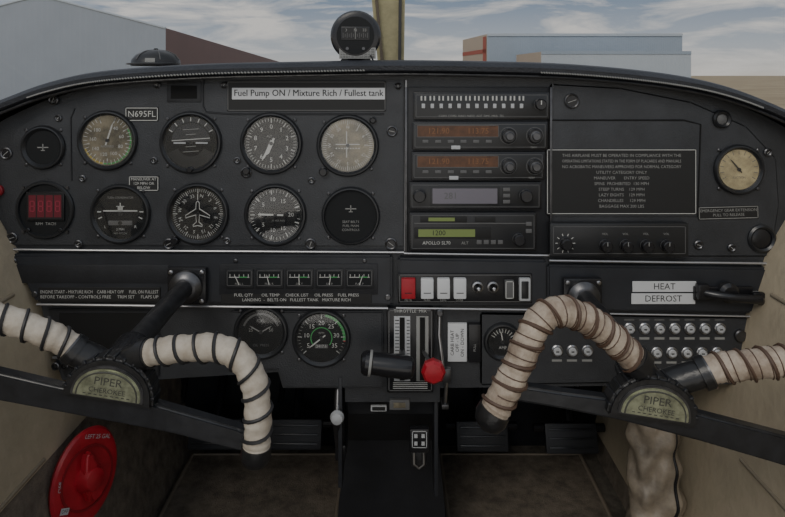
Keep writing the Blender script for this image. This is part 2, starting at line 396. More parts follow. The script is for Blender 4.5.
g=gauge('tachometer',322,336,28,off=4)
g.ticks(g.M,21,23.5,-130,130,31,0.4,'grey_mark').ticks(g.M,19.5,23.5,-130,130,7,0.9,'white')
for i,t in enumerate(['5','10','15','20','25','30','35']):
    a=math.radians(-120+i*40); g.text(g.M,15*math.sin(a),15*math.cos(a),1.3,6.2,t,'white')
g.arc(g.M,21.5,24,10,95,'green'); g.arc(g.M,22,24,95,99,'red_mark'); g.arc(g.M,10,11,-130,130,'green'); g.quad(g.M,0,-8,1.4,13,3.8,'dim_mark'); g.text(g.M,0,-8,1.5,3.8,'2417.6','white'); g.text(g.M,0,5,1.3,3,'RPM','grey_mark')
g.needle(g.M,232,16,1.4,'white',tail=5); fin(g)

g=gauge('ammeter',502,340,18,off=3,screws=False); g.ticks(g.M,9,13,-60,60,9,0.7,'white'); g.needle(g.M,-10,11,1.2,'white'); g.text(g.M,0,-6,1.3,4,'AMP','white'); fin(g)

g=B('engine_gauge_cluster'); M=F(300,275,10)
for i,t in enumerate(['FUEL L','FUEL R','OIL T','OIL P','FUEL P']):
    x=-58+i*29.5
    g.box(M,x,0,0.8,27,19,1.6,'bezel',0.6); g.quad(M,x,0.5,1.7,24,15,'dial'); g.border(M,x,0.5,1.75,24,15,0.5,'dim_mark'); g.quad(M,x,1.5,1.8,20,0.7,'white')
    for q in range(5): g.quad(M,x-9+q*4.5,3,1.8,0.6,3,'white')
    g.quad(M,x+4,1.6,1.85,8,1.0,'green'); g.needle(M@Matrix.Translation((x,-6,0)),-25+i*11,11,0.8,'white',z=2)
    g.text(M,x,-5.0,1.9,2.8,t,'grey_mark')
g.done()

def placard(name, px, py, w, h, lines, size, off=2.6, rot=0, bg='ink', fg='white', border=0.7):
    g=B(name); M=F(px,py,off,rot); g.box(M,0,0,0.4,w,h,0.8,bg,0.2,1)
    if border: g.border(M,0,0,0.85,w-1,h-1,border,fg)
    n=len(lines)
    for i,t in enumerate(lines): g.text(M,0,((n-1)/2-i)*size*1.12,0.9,size,t,fg,fit=w-4)
    return g
placard('registration_placard',143,114,33,14,['N695FL'],8.6).done(smooth=False)
placard('instruction_placard',145,183,30,15,['MANEUVER AT','129 MPH OR','BELOW'],3.8).done(smooth=False)
g=B('checklist_label'); M=F(307,96,2.6)
g.box(M,0,0,0.6,158,30,1.2,'ink',0.5); g.border(M,0,0,1.25,157,29,0.8,'dim_mark'); g.box(M,2,2.5,1.5,152,11.5,0.6,'label_bright',0.2)
for dx in (0,0.25): g.text(M,2+dx,2.9,1.85+dx*0.1,9.2,'Fuel Pump ON / Mixture Rich / Fullest tank','ink',fit=148)
g.done(smooth=False)
g=placard('limitations_placard',620,181,149,65,[],1,off=3.6); M=F(620,181,4.6)
for i,t in enumerate(['THIS AIRPLANE MUST BE OPERATED IN COMPLIANCE WITH THE','OPERATING LIMITATIONS STATED IN THE FORM OF PLACARDS AND MANUALS','NO ACROBATIC MANEUVERS APPROVED FOR NORMAL CATEGORY','UTILITY CATEGORY ONLY','MANEUVER       ENTRY SPEED','SPINS  PROHIBITED  130 MPH','STEEP TURNS    129 MPH','LAZY EIGHTS    129 MPH','CHANDELLES     129 MPH','BAGGAGE MAX 200 LBS']):
    g.text(M,0,26-i*5.6,0.0,4.2,t,'grey_mark',fit=118 if i<3 else 80)
g.done(smooth=False)
placard('caution_placard',727,212,60,13,['EMERGENCY GEAR EXTENSION','PULL TO RELEASE'],4,rot=1.5,off=2.2,fg='grey_mark').done(smooth=False)
placard('procedure_placard',104,291,120,14,['ENGINE START - MIXTURE RICH    CARB HEAT OFF     FUEL ON FULLEST','BEFORE TAKEOFF - CONTROLS FREE     TRIM SET     FLAPS UP'],4.4,off=9.3,border=0).done(smooth=False)
placard('procedure_placard',298,294,148,12,['FUEL QTY       OIL TEMP     CHECK LIST     OIL PRESS    FUEL PRESS','LANDING  -  BELTS ON   FULLEST TANK   MIXTURE RICH'],4.2,off=9.3,border=0).done(smooth=False)
for i,(t,x,y) in enumerate([('HEAT',661,284),('DEFROST',660,296)]):
    placard('heater_label' if i==0 else 'defroster_label',x,y,63,10.5,[t],8.8,off=7.2,bg='label_bright',fg='ink',border=0).done(smooth=False)
placard('cabin_air_label',754,293,30,9,['ON'],7,off=7.2,bg='grey_mark',fg='ink',border=0).done(smooth=False)

# ------------------------------------------------------------ radios
def radio(name,x0,y0,x1,y1,off=2):
    g=B(name); w=x1-x0;h=y1-y0; M=F((x0+x1)/2,(y0+y1)/2,off)
    g.box(M,0,0,2.5,w,h,5,'plastic',1.0); g.box(M,0,0,5,w-3,h-3,1.4,'bezel',0.5); g.w=w; g.h=h; g.x0=x0;g.y0=y0; g.cx=(x0+x1)/2; g.cy=(y0+y1)/2
    g.border(M,0,0,5.75,w-5,h-5,0.5,'dim_mark')
    return g,M
def L(g,px,py): return px-g.cx, g.cy-py
rk=B('avionics_rack'); M=F(478,170,0); rk.box(M,0,0,1,147,166,2,'panel_dark',0.6)
for x in (-72,72):
    rk.box(M,x,0,2.5,2.2,166,5,'metal_dark',0.5)
rk.done(parent=panel)
g,M=radio('audio_selector_panel',413,92,548,119)
for i in range(12):
    x,y=L(g,423+i*8.8,102); g.quad(M,x-1.9,y+4,5.9,1.6,4.5,'white'); g.quad(M,x+1.9,y+4,5.9,1.6,4.5,'white'); g.box(M,x,y-3.5,6,3.4,4.5,1.6,'label',0.4)
x,y=L(g,538,104); knob(g,M@Matrix.Translation((0,0,5.6)),x,y,5.5,7); g.quad(M,x,y+2,12.7,1,4,'white')
g.text(M,-10,-10.0,5.9,3,'COM1 COM2  NAV1 NAV2  ADF  DME  MKR  TEL','grey_mark',fit=105); g.done()
for (a,b,c,d) in ((412,121,546,149),(411,151,543,179)):
    g,M=radio('navigation_communication_radio',a,b,c,d)
    x,y=L(g,457,b+9.5); g.quad(M,x,y,5.9,80,11,'amber'); g.text(M,x-19,y,6.0,8,'121.90','amber_digit'); g.text(M,x+20,y,6.0,8,'113.75','amber_digit')
    g.border(M,x,y,6.0,81,12,0.6,'dim_mark')
    for i in range(6): g.box(M,x-32+i*12.5,y-10,6,6,3,1.4,'dim_mark',0.4)
    g.box(M,0-24,-11.5,6,9,3.6,1,'label',0.2)
    for kx in (507,533):
        x,y=L(g,kx,b+14); Mk=M@Matrix.Translation((0,0,5.6)); g.ring(Mk,[(8.6,0),(8.6,0.3),(8,0.3),(8,0)],'dim_mark',seg=24,x=x,y=y); knob(g,Mk,x,y,7,5,'plastic'); knob(g,Mk@Matrix.Translation((0,0,5)),x,y,4.2,5,'metal_dark')
    g.text(M,12,9.5,5.9,3,'COM','grey_mark'); g.text(M,53,-11.5,5.9,3,'NAV','grey_mark'); g.done()
g,M=radio('direction_finder_radio',409,181,540,208)
x,y=L(g,464,194.5); g.box(M,x,y,5.8,68,19,0.8,'bezel',0.3); g.quad(M,x,y,6.3,64,15,'lcd_grey'); g.text(M,x-14,y,6.4,9,'281','dim_mark')
for kx in (419,524):
    x,y=L(g,kx,194); knob(g,M@Matrix.Translation((0,0,5.6)),x,y,6,7)
for i in range(3):
    x,y=L(g,505,188+i*6); g.box(M,x,y,6,7,3.5,2,'dim_mark',0.4)
g.done()
g,M=radio('transponder',409,211,535,249)
g.quad(M,-2,8.5,5.9,112,1,'dim_mark'); x,y=L(g,443,217.5); g.box(M,x,y,5.8,46,6,1,'ink',0.2); g.quad(M,x-2,y,6.4,26,3.6,'lcd_green')
x,y=L(g,484,217.5); g.box(M,x,y,5.9,20,5,1,'ink',0.2); g.text(M,*L(g,436,241),5.9,4.6,'APOLLO SL70','white'); g.text(M,*L(g,464,241),5.9,4,'ALT','grey_mark')
x,y=L(g,452,231); g.box(M,x,y,5.9,76,11,0.8,'ink',0.3); g.quad(M,x-6,y,6.4,56,7.5,'lcd_green'); g.text(M,x-14,y,6.5,7,'1200','ink')
x,y=L(g,517,237); knob(g,M@Matrix.Translation((0,0,5.6)),x,y,5.5,7)
for i in range(4):
    x,y=L(g,478+i*7,240); g.box(M,x,y,6,5,4,1.6,'dim_mark',0.5)
for px,py in ((527,222),(527,229)):
    x,y=L(g,px,py); g.box(M,x,y,6,6,4,1.6,'dim_mark',0.5)
g.done()

g=B('intercom_unit'); M=F(615,237,2); g.box(M,0,0,5,136,33,10,'bezel',1.5); g.border(M,0,0,10.1,130,27,0.6,'dim_mark')
for px in (601,621,641,661):
    knob(g,M@Matrix.Translation((0,0,10)),px-615,-5,5.5,8); g.quad(M,px-615,-2,18.1,0.8,4,'grey_mark'); g.text(M,px-615,6,10.2,3,'VOL','grey_mark')
x=562-615
for i in range(10):
    a=i*36; g.quad(M,x+8.5*math.cos(math.radians(a)),-3+8.5*math.sin(math.radians(a)),10.2,2.5,0.8,'white',rot=a)
knob(g,M@Matrix.Translation((0,0,10)),x,-3,5.5,8); g.done()
g=B('glove_box_door'); M=F(622,168,2); g.prism(M,[(-74,-48),(74,-48),(77,44),(60,48),(-74,48)],0,1.4,'panel',0.8)
g.tube([M@Vector(p) for p in [(-74,-48,1.4),(-74,48,1.4),(60,48,1.4),(77,44,1.4),(74,-48,1.4)]],0.9*S,'void',seg=6); g.done()

g=B('rocker_switch_panel'); M=F(464,285,8)
g.box(M,0,0,1,132,29,2,'plastic',0.8); g.border(M,0,0,2.1,130,27,0.8,'dim_mark')
for i,(px,k) in enumerate(((408,'red'),(426.5,'label_bright'),(442.5,'label_bright'),(458.5,'label_bright'))):
    g.box(M,px-464,1,4,14 if i==0 else 12.5,20,6,k,1.4); g.text(M,px-464,-11.5,2.2,3,['MSTR','FUEL','LDG','STRB'][i],'white')
    g.quad(M,px-464,-3,7.1,7,0.8,'ink')
for px in (476,491): 
    g.ring(M,[(5.5,2),(5.5,5),(4,5.5),(3,2)],'metal',seg=20,x=px-464,y=2); g.lathe(M,[(2.2,2),(1.6,8),(2.2,12),(1,13)],'metal',seg=12,x=px-464,y=2)
g.box(M,507-464,0,4,9,18,5,'dim_mark',1); g.border(M,507-464,0,6.6,8,17,0.8,'white')
g.box(M,522-464,0,4,11,22,5,'label',1); g.box(M,522-464,0,5,7,17,4.4,'bezel',0.8); g.done()

g=B('heater_control_lever'); M=F(718,290,7)
g.box(M,0,0,2,58,14,4,'plastic',1.5); g.tube([M@Vector(p) for p in [(-24,2,4),(-15,2,12),(5,0,16),(30,-2,14),(33,-5,10)]],4.2*S,'plastic',seg=14); g.lathe(M,[(10,3),(10,9),(7,12)],'plastic',x=3,y=2,seg=24)
g.box(M,-22,3,6,12,16,9,'plastic',3); g.box(M,30,0,10,12,8,6,'plastic',2); g.done()

g=B('circuit_breaker_array'); M=F(650,340,3)
def brk(px,py):
    x=px-650;y=340-py; g.ring(M,[(5.8,0),(5.8,1.6),(4.8,2.2),(4.2,2.0),(4.2,0)],'metal',seg=20,x=x,y=y); g.lathe(M,[(3.9,0),(3.9,3),(3.0,3.8)],'label',seg=18,x=x,y=y); g.quad(M,x,y,3.9,3,1.2,'ink')
for i in range(7): brk(628+i*15,327)
for i in range(6): brk(640+i*15,351)
for i in range(3): brk(556+i*15,349)
for i in range(7): g.quad(M,628+i*15-650,340-337,0.3,10,2.4,'grey_mark'); g.quad(M,628+i*15-650,340-318.5,0.3,10,1.8,'dim_mark')
for i in range(6): g.quad(M,640+i*15-650,340-361,0.3,10,2.2,'grey_mark')
for i in range(3): g.quad(M,556+i*15-650,340-359,0.3,10,2.2,'grey_mark')
g.text(M,20,-29,0.3,4.5,'CIRCUIT BREAKERS  -  PUSH TO RESET','grey_mark'); g.done()
g=B('fuse_row'); M=F(66,364,3)
for i in range(3): g.ring(M,[(4,0),(4,2.5),(3,3),(2.4,0)],'metal_dark',seg=14,x=-8+i*9,y=0); g.lathe(M,[(2.2,0),(2.2,2)],'plastic',seg=12,x=-8+i*9,y=0)
g.quad(M,1,8,0.4,26,2.5,'dim_mark'); g.done(parent=panel)

g=B('panel_fasteners') 
for px,py,r in ((8,153,5),(14,237,4.5),(55,100,4),(170,243,4.5),(247,172,4.5),(311,243,4.5),(392,131,4.5),(391,243,5),(158,85,2.5),(225,85,2.5),(398,86,2.5),(60,118,2.5),(80,243,3),(571,101,6.5),(766,152,3),(697,244,3.5),(560,250,2.5),(703,92,2.5),(730,247,3),(228,240,2.5),(238,160,2.5),(155,160,2.5),(312,180,2.5),(84,178,2.5)):
    M=F(px,py,2.5); g.ring(M,[(r+1,0),(r+1,1.3),(r,2),(r-1.2,1.2),(r-1.2,0)],'metal_dark',seg=18); g.lathe(M,[(r-1,0),(r-1,1.4)],'plastic',seg=16); g.quad(M,0,0,1.6,(r-1)*1.6,0.7,'grey_mark',rot=random.uniform(0,180))
for px,py,r in ((40,291,3),(20,258,2.5),(238,258,2),(365,258,2),(388,294,3)):
    M=F(px,py,9.2); g.lathe(M,[(r,0),(r,0.8),(r-0.8,1.4)],'metal_dark',seg=14)
for px,py in ((0,190),(738,334)):
    M=F(px,py,2.5); g.lathe(M,[(6,0),(6,3),(5,4)],'red_dark' if px==0 else 'metal_dark',seg=18)
g.done(parent=panel)
g=B('annunciator_lamp'); M=F(720,119,2); g.ring(M,[(9,0),(9,3),(7.5,4.5),(5.5,3),(5.5,0)],'bezel',seg=24); g.lathe(M,[(5.6,0),(5.6,1.5),(4,2.6),(0.01,3.2)],'dim_mark',seg=20); g.done()
g=B('air_vent_knob'); M=F(760,238,2); g.ring(M,[(14,0),(14,2),(12,3.5),(10,2),(10,0)],'bezel',seg=30); g.lathe(M,[(10,0),(10,1),(6,2.5),(0.01,3)],'plastic',seg=24); g.done()

# ------------------------------------------------------------ centre
g=B('throttle_quadrant'); M=F(410,345,0)
g.box(M,0,-2,4,46,84,8,'plastic',1.5); g.border(M,0,-2,8.1,43,80,1.0,'dim_mark')
g.box(M,-8,0,8.2,16,64,1,'label',0.2); g.box(M,12,0,8.2,12,64,1,'grey_mark',0.2)
for x in (-8,12): g.box(M,x,0,9,5,62,0.8,'void')
for i in range(18):
    g.quad(M,-13,-28+i*3.3,8.9,4,0.8,'ink'); g.quad(M,-2,-28+i*3.3,8.9,3,0.8,'ink')
for i in range(4): g.quad(M,0,-33.5-i*1.8,8.9,34,0.8,'white')
g.text(M,0,37,8.4,4.5,'THROTTLE  MIX','white',fit=38)
g.tube([M@Vector(q) for q in [(-8,-2,6),(-9,-1,22),(-14,-2,36)]],2.6*S,'metal_dark',seg=10)
hp=[(-47,2,42),(-46,2,42),(-43,1.6,42),(-38,1,42),(-36,0.9,42),(-20,-1,42),(-4,-3,42),(0,-3.4,42),(2,-3.6,42),(3,-3.7,42)]
hr=[6,9,11,11.2,9.8,10.6,10.4,9.6,7.5,4]
g.tube([M@Vector(q) for q in hp],[r*S for r in hr],'plastic',seg=28)
g.tube([M@Vector(q) for q in [(-39.4,1.2,42),(-38.2,1.05,42),(-37,0.9,42)]],[11.5*S,11.7*S,11.4*S],'grey_mark',seg=28,caps=False)
g.tube([M@Vector(q) for q in [(12,-2,6),(16,-4,18),(21,-8,30)]],1.8*S,'metal',seg=10)
g.lathe(M@Matrix.Translation((21,-9,30)),[(6,-2),(10.5,1),(11.5,4),(11.5,9),(9,12),(4,13)],'red',seg=8)
g.done(ang=25)
g=B('carburetor_heat_rod'); M=F(440,345,0)
g.tube([M@Vector(q) for q in [(-1,36,8),(-2,15,12),(1,-10,16),(5,-30,16),(4,-55,12)]],1.7*S,'metal',seg=10); g.box(M,5,-22,16,9,14,6,'metal_dark',1.5); g.lathe(M,[(3.5,4),(3.5,11),(2.5,12)],'metal_dark',seg=14,x=-1,y=36); g.box(M,4,-54,8,7,5,16,'metal_dark',1); g.done()
g=B('mixture_placard'); M=F(457,341,0); g.box(M,0,0,2,19,38,4,'label_bright',0.6)
for i,t in enumerate(['CARB HEAT','OFF - UP','ON - DOWN']): g.text(M,-5+i*5,0,4.2,4.8,t,'ink',rot=90)
g.box(M,17,0,3,12,38,6,'plastic',1); g.text(M,17,-4,6.2,3.6,'PULL','grey_mark',rot=90); g.done()

g=B('center_pedestal')
prof=[(0.915,0.375,-0.068,0.070),(0.93,0.30,-0.066,0.068),(1.00,0.22,-0.070,0.072),(1.03,0.10,-0.088,0.085),(1.03,0.0,-0.095,0.09)]
vs=[];fs=[]
for (y,z,xa,xb) in prof: vs+=[Vector((xa,y,z)),Vector((xb,y,z)),Vector((xb,1.36,z)),Vector((xa,1.36,z))]
for i in range(len(prof)-1):
    for j in range(4):
        j2=(j+1)%4; fs.append((i*4+j,(i+1)*4+j,(i+1)*4+j2,i*4+j2))
fs.append((0,1,2,3)); g.add(vs,fs,'panel_dark')
M=F(392.5,400,0)
g.box(M,7,-3,1,20,10,6,'dim_mark',0.8); g.box(M,7,-3,4.2,12,5,1,'olive_and_reflection',0.3)
g.box(M,-14,-12,-8,16,6,3,'label',0.4); g.box(M,-14,-12,-6.2,13,3.6,0.6,'ink',0.2)
g.box(M,27,-42,-6,20,24,10,'plastic',2); g.border(M,27,-40,-0.8,15,17,0.8,'label')
for x in (-3.6,3.6):
    for y in (-36.5,-44): g.quad(M,27+x,y,-0.7,3.2,4,'label'); 
g.box(M,27,-68,-24,16,22,12,'metal_dark',2.5); g.tube([M@Vector(q) for q in [(22,-62,-16),(22,-72,-12),(27,-76,-12),(32,-72,-12),(32,-62,-16)]],1.2*S,'metal',seg=8)
g.box(M,-52,-30,-10,4,110,30,'strip',1); g.box(M,44,-40,-20,4,120,30,'strip',1)
g.done(ang=20)
g=B('parking_brake_lever'); M=F(338,412,0)
g.tube([M@Vector(q) for q in [(0,24,-10),(0,10,0),(0,0,6)]],4*S,'metal_dark',seg=12); g.lathe(M,[(3,4),(6,7),(7,10),(5.5,14),(2.5,15.5)],'label',seg=20)
g.tube([M@Vector(q) for q in [(-1,-6,4),(1,-40,-8)]],4.5*S,'plastic',seg=12); g.box(M,2,-44,-8,11,16,8,'plastic',2); g.done()

def pedal(px,py,d,w=0.105,h=0.055):
    g=B('rudder_pedal'); M=frame(W(px,py,d),(1,0,0),(0,0.35,1),1)
    g.box(M,0,0,0,w,h,0.012,'panel_dark',0.004)
    for i in range(3): g.box(M,0,-h*0.3+i*h*0.3,0.007,w*0.85,0.004,0.003,'bar_black',0.001)
    g.tube([M@Vector((0,h/2,-0.006)),M@Vector((0,h/2+0.06,-0.03)),M@Vector((0,h/2+0.16,-0.06))],0.009,'plastic',seg=10)
    g.tube([M@Vector((-w/2-0.02,h*0.3,-0.012)),M@Vector((w/2+0.02,h*0.3,-0.012))],0.008,'plastic',seg=10); g.done()
for a in ((215,434),(296,434),(482,436),(571,438)): pedal(a[0],a[1],1.27)

# ------------------------------------------------------------ cabin shell
YB=-0.25; YF=1.36
def extr(g, prof, y0, y1, k, ny=1):
    vs=[];fs=[]
    n=len(prof)
    for i in range(ny+1):
        y=y0+(y1-y0)*i/ny
        for (x,z) in prof: vs.append((x,y,z))
    for i in range(ny):
        for j in range(n-1): fs.append((i*n+j,i*n+j+1,(i+1)*n+j+1,(i+1)*n+j))
    g.add(vs,fs,k)
for side,nm in ((-1,'wall_left'),(1,'wall_right')):
    g=B(nm); up=[(0.475,0.27),(0.487,0.36),(0.505,0.46),(0.535,0.55),(0.565,0.60),(0.60,0.68),(0.615,0.74)]
    lo=[(0.425,-0.01),(0.445,0.08),(0.462,0.18),(0.477,0.27)]
    if side==1: up=[(0.435,0.04)]+[(0.447,0.09),(0.464,0.18)]+up; lo=[(0.425,-0.01),(0.437,0.045)]
    extr(g,[(side*x,z) for x,z in up],YB,YF,'cream',24); extr(g,[(side*(x+0.001),z) for x,z in lo],YB,YF,'carpet',24)
    extr(g,[(side*(x+0.03),z) for x,z in lo+up],YB,YF,'carpet',24)
    for zz,xx in ((0.275,0.476),(0.50,0.518)):
        g.tube([(side*xx,YB,zz),(side*xx,0.86,zz)],0.003,'seam',seg=8)
    g.tube([(side*(x-0.001),0.62,z) for x,z in up],0.0022,'seam',seg=8)
    for yy,zz,xx in ((0.72,0.24,0.472),(0.70,0.17,0.461)):
        if side==1:
            Mq=frame(Vector((xx,yy,zz)),(0,-1,0.0),(0.12,0,1),0.001); g.lathe(Mq,[(6,0),(5,3),(0.01,4)],'metal_dark',seg=14)
    g.done(ang=60)
g=B('floor'); g.add([(-0.46,YB,0),(0.46,YB,0),(0.46,YF,0),(-0.46,YF,0),(-0.46,YB,-0.03),(0.46,YB,-0.03),(0.46,YF,-0.03),(-0.46,YF,-0.03)],[(0,1,2,3),(7,6,5,4),(0,4,5,1),(2,6,7,3)],'carpet_dark'); g.done()
for x0,x1 in ((-0.415,-0.10),(0.10,0.39)):
    g=B('floor_mat'); M=frame(Vector(((x0+x1)/2,0.98,0.0)),(1,0,0),(0,1,0),1); g.box(M,0,0,0.006,x1-x0,0.66,0.010,'carpet',0.004)
    x0m=-(x1-x0)/2; g.tube([M@Vector(p) for p in [(x0m,-0.33,0.008),(x0m,0.33,0.008),(-x0m,0.33,0.008),(-x0m,-0.33,0.008)]],0.005,'carpet_edge',seg=8); g.done()
g=B('wall_firewall'); M=frame(Vector((0,1.37,0.37)),(1,0,0),(0,0,1),1); g.box(M,0,0,0,1.14,0.80,0.02,'panel_dark',0.002)
for i in range(5): g.tube([(-0.45+i*0.21,1.35,0.1),(-0.42+i*0.21,1.34,0.3),(-0.4+i*0.2,1.33,0.6)],0.006,'plastic',seg=8)
g.done()

g=B('fuel_selector_valve'); o=Vector((-0.4400,0.90,0.226)); nrm=Vector((0.88,-0.45,0.14)).normalized()
u=Vector((0.45,0.88,0)).normalized(); v=nrm.cross(u); M=frame(o,u,v,0.001)
M=M@Matrix.Rotation(math.radians(-25),4,'Z')
g.lathe(M,[(20,-28),(40,-18),(58,-5),(60,1),(57,5),(50,6.5),(44,6)],'red',seg=56,sx=0.86,sy=1.08); g.ring(M,[(42,5.5),(42,7.5),(39,7.5),(39,5.5)],'red_dark',seg=40)
hp=[(-10,-30),(10,-30),(14,-8),(12,10),(6,34),(0,40),(-6,34),(-12,10),(-14,-8)]
g.prism(M@Matrix.Rotation(math.radians(30),4,'Z'),hp,6,22,'red',bev=4,seg=3)
g.lathe(M,[(19,6),(19,13),(14,24),(5,27)],'red',seg=28)
for a,t in ((90,'LEFT 25 GAL'),(190,'OFF'),(255,'FUEL')):
    aa=math.radians(a); g.text(M,42*math.cos(aa),51*math.sin(aa),7.4,8,t,'label',rot=a-90,fit=46)
g.quad(M,-25,-38,7.9,13,8,'label'); g.text(M,-25,-38,8.1,6,'OFF','ink'); g.done()

g=B('leather_seat_flap')
vs=[];fs=[];nu=48;nv=60
for j in range(nv+1):
    t=j/nv; z=0.02+0.27*t
    for i in range(nu):
        a=2*math.pi*i/nu
        r=1+0.08*math.sin(a*3+t*7)+0.09*math.sin(t*34+3.0*math.sin(a*2)+2*mnoise.noise(Vector((t*4,a,0))))+0.22*mnoise.noise(Vector((math.cos(a)*2.2,math.sin(a)*2.2,t*8)))
        w_=0.044*(1.05-0.25*t)*(1 if t<0.93 else math.sqrt(max(0,1-((t-0.93)/0.07)**2))*0.95+0.05)
        vs.append((0.400+0.015*t+r*w_*math.cos(a)*0.95,0.97+0.02*t+r*w_*0.8*math.sin(a),z))
for j in range(nv):
    for i in range(nu):
        i2=(i+1)%nu; fs.append((j*nu+i,j*nu+i2,(j+1)*nu+i2,(j+1)*nu+i))
fs.append(tuple(range(nv*nu,(nv+1)*nu)))
g.add(vs,fs,'leather')
g.tube([Vector(vs[j*nu+40]) for j in range(nv-4)],0.0025,'plastic',seg=8)
g.done(ang=80)

# ------------------------------------------------------------ control yokes
def yoke(name, hub, shaft, d, barpoly, hornA, hornB, wrapk, cordk, rot, text1, rad=0.0128):
    g=B(name)
    sx=(shaft[0]-392.5)*S; sz=CAMZ-(shaft[1]-75)*S
    Ms=F(shaft[0],shaft[1],0)
    g.box(Ms,0,0,13,38,36,8,'plastic',2.5); g.lathe(Ms,[(16,16),(16,21),(12,25),(9,26)],'metal_dark',seg=32)
    for x in (-15,15):
        for y in (-14,14): g.lathe(Ms,[(2.2,16),(2.2,18.5),(1.2,19)],'metal',seg=12,x=x,y=y)
    hc=W(hub[0],hub[1],d)
    g.tube([(sx,PF-0.01,sz),(sx,PF-0.10,sz),(hc.x,d+0.035,hc.z+0.012)],[0.0125]*3,'metal_dark',seg=24)
    g.tube([(hc.x,d+0.06,hc.z+0.010),(hc.x,d+0.058,hc.z+0.010),(hc.x,d+0.01,hc.z)],[0.017,0.02,0.024],'plastic',seg=24)
    Mb=FD(0,0,d); g.prism(Mb,[(p[0],-p[1]) for p in barpoly],-9,6,'bar_black',bev=2.4,seg=3)
    Mh=FD(hub[0],hub[1],d-0.012,rot)
    def dome(w,h,n=18): return [(w*math.cos(math.pi*i/n),h*math.sin(math.pi*i/n)**0.85 if 0<i<n else 0) for i in range(n+1)]
    g.prism(Mh,[(x,y-20) for x,y in dome(46,46)],-22,2,'worn_black',bev=3,seg=3)
    for i in range(13):
        a=math.pi*(0.06+0.88*i/12); g.box(Mh,45*math.cos(a),-20+45*math.sin(a)**0.85,-9,3,4,20,'bar_black',1,rot=math.degrees(a)-90)
    g.prism(Mh,[(x,y-15) for x,y in dome(37,33)],1,4,'metal_dark',bev=1)
    g.prism(Mh,[(x,y-13.5) for x,y in dome(34,29)],3.5,5,'badge',bev=0.8)
    g.tube([Mh@Vector((x,y-13,5.2)) for x,y in dome(30.5,25.5)],0.0008,'badge_text',seg=5)
    g.text(Mh,0,3,5.4,11,text1,'badge_text',sx=1.1); g.text(Mh,0,-6,5.4,7,'CHEROKEE','badge_text',sx=1.05)
    for i in range(9): g.quad(Mh,-22+i*5.5,-10.5,5.3,3,0.9,'badge_text')
    for pts,pitch in ((hornA,0.020),(hornB,0.020)):
        P=[W(*p) for p in pts]; sp=spline(P,9); L=len(sp)
        rr=[rad*(1+0.04*math.sin(i*1.7)+0.03*math.sin(i*0.6)) for i in range(L)]
        g.tube(sp,rr,wrapk,seg=22); g.helix(pitch,0.0018,cordk,0.04,0.97)
        if cordk=='cord_brown': g.helix(pitch*0.5,0.0006,cordk,0.1,0.9)
        g.tube(sp[:5],rad*1.18,'worn_black',seg=20)
        g.tube([sp[4],sp[5]],rad*1.12,'metal_dark',seg=20)
        e=sp[-1]; t=(sp[-1]-sp[-3]).normalized(); g.tube([e-t*0.006,e+t*0.003,e+t*0.010,e+t*0.014],[rad*1.12,rad*1.15,rad*0.95,rad*0.5],'worn_black',seg=20)
        g.tube([hc+Vector((0,0.01,0.004)), hc.lerp(P[0],0.6)+Vector((0,0.004,0.004)), P[0], P[0].lerp(P[1],0.3)],[0.016,0.014,0.0135,0.013],'worn_black',seg=16)
    return g.done(ang=40)
d=0.63
yoke('control_yoke',(110,383),(192,281),d,
 [(-85,352),(-85,376),(0,398),(80,413),(170,430),(250,450),(266,448),(264,438),(240,426),(150,400),(60,384),(0,370)],
 [(142,354,.63),(160,351,.625),(190,348,.62),(218,348,.615),(240,358,.61),(254,382,.607),(258,415,.605),(257,440,.605),(256,452,.605)],
 [(78,352,.63),(62,341,.627),(35,329,.62),(5,319,.615),(-30,310,.61),(-60,314,.61),(-78,335,.61),(-82,362,.615)],
 'wrap','cord',-9,'PIPER')
yoke('control_yoke',(655,402),(578,291),d,
 [(498,380),(500,396),(560,406),(620,418),(700,439),(785,464),(870,482),(870,456),(785,434),(700,412),(640,400),(560,390)],
 [(640,366,.63),(624,349,.627),(604,331,.622),(582,317,.617),(558,311,.612),(539,321,.61),(526,346,.607),(513,375,.605),(500,400,.605),(492,415,.605)],
 [(700,374,.63),(718,368,.627),(745,365,.62),(785,361,.615),(815,362,.61),(840,375,.61),(852,400,.61),(856,440,.615)],
 'wrap_brown','cord_brown',-9,'PIPER',rad=0.0140)

# ------------------------------------------------------------ glareshield items
g=B('magnetic_compass'); M=FD(356,36,0.93)
g.lathe(M,[(10,-26),(20,-20),(24,-10),(25,0),(25,6),(23,9),(19,10)],'plastic',seg=40)
g.lathe(M,[(19,9.5),(18.5,10.2)],'dial',seg=30); g.box(M,0,2,10.3,28,13,1,'bezel',0.5); g.quad(M,0,2,11,26,11,'ink')
for i in range(13): g.quad(M,-12+i*2,0,11.2,0.5,3 if i%2 else 5,'dim_mark')
for i,t in enumerate(['3','N','33']): g.text(M,-9+i*9,5,11.2,4,t,'grey_mark')
g.quad(M,0,2,11.4,0.5,11,'grey_mark')
for x in (-8,8): g.lathe(M,[(1.6,10),(1.6,11)],'metal_dark',seg=10,x=x,y=-13)
g.prism(M,[(-12,-20),(12,-20),(17,-27),(-17,-27)],-14,4,'bezel',1.2)
g.box(M,2,-17.5,9,36,11,1.4,'grey_mark',0.4)
for i in range(4): g.text(M,2,-14-i*2.4,9.8,2.4,'N 30 60 E 120 150 S 210 240 W 300','ink',fit=33)
g.tube([M@Vector(q) for q in [(15,-20,10),(19,-27,27),(20,-34,27)]],0.0014,'plastic',seg=8); g.done()
g=B('baseball_cap'); M=frame(W(156,64,1.0),(1,0,0),(0,1,0),1/630)
g.lathe(M,[(24,-2),(23,4),(19,9),(12,12.5),(5,14),(0.01,14.3)],'worn_black',seg=32); g.lathe(M,[(2,14),(2,15.5),(0.01,16)],'plastic',seg=12)
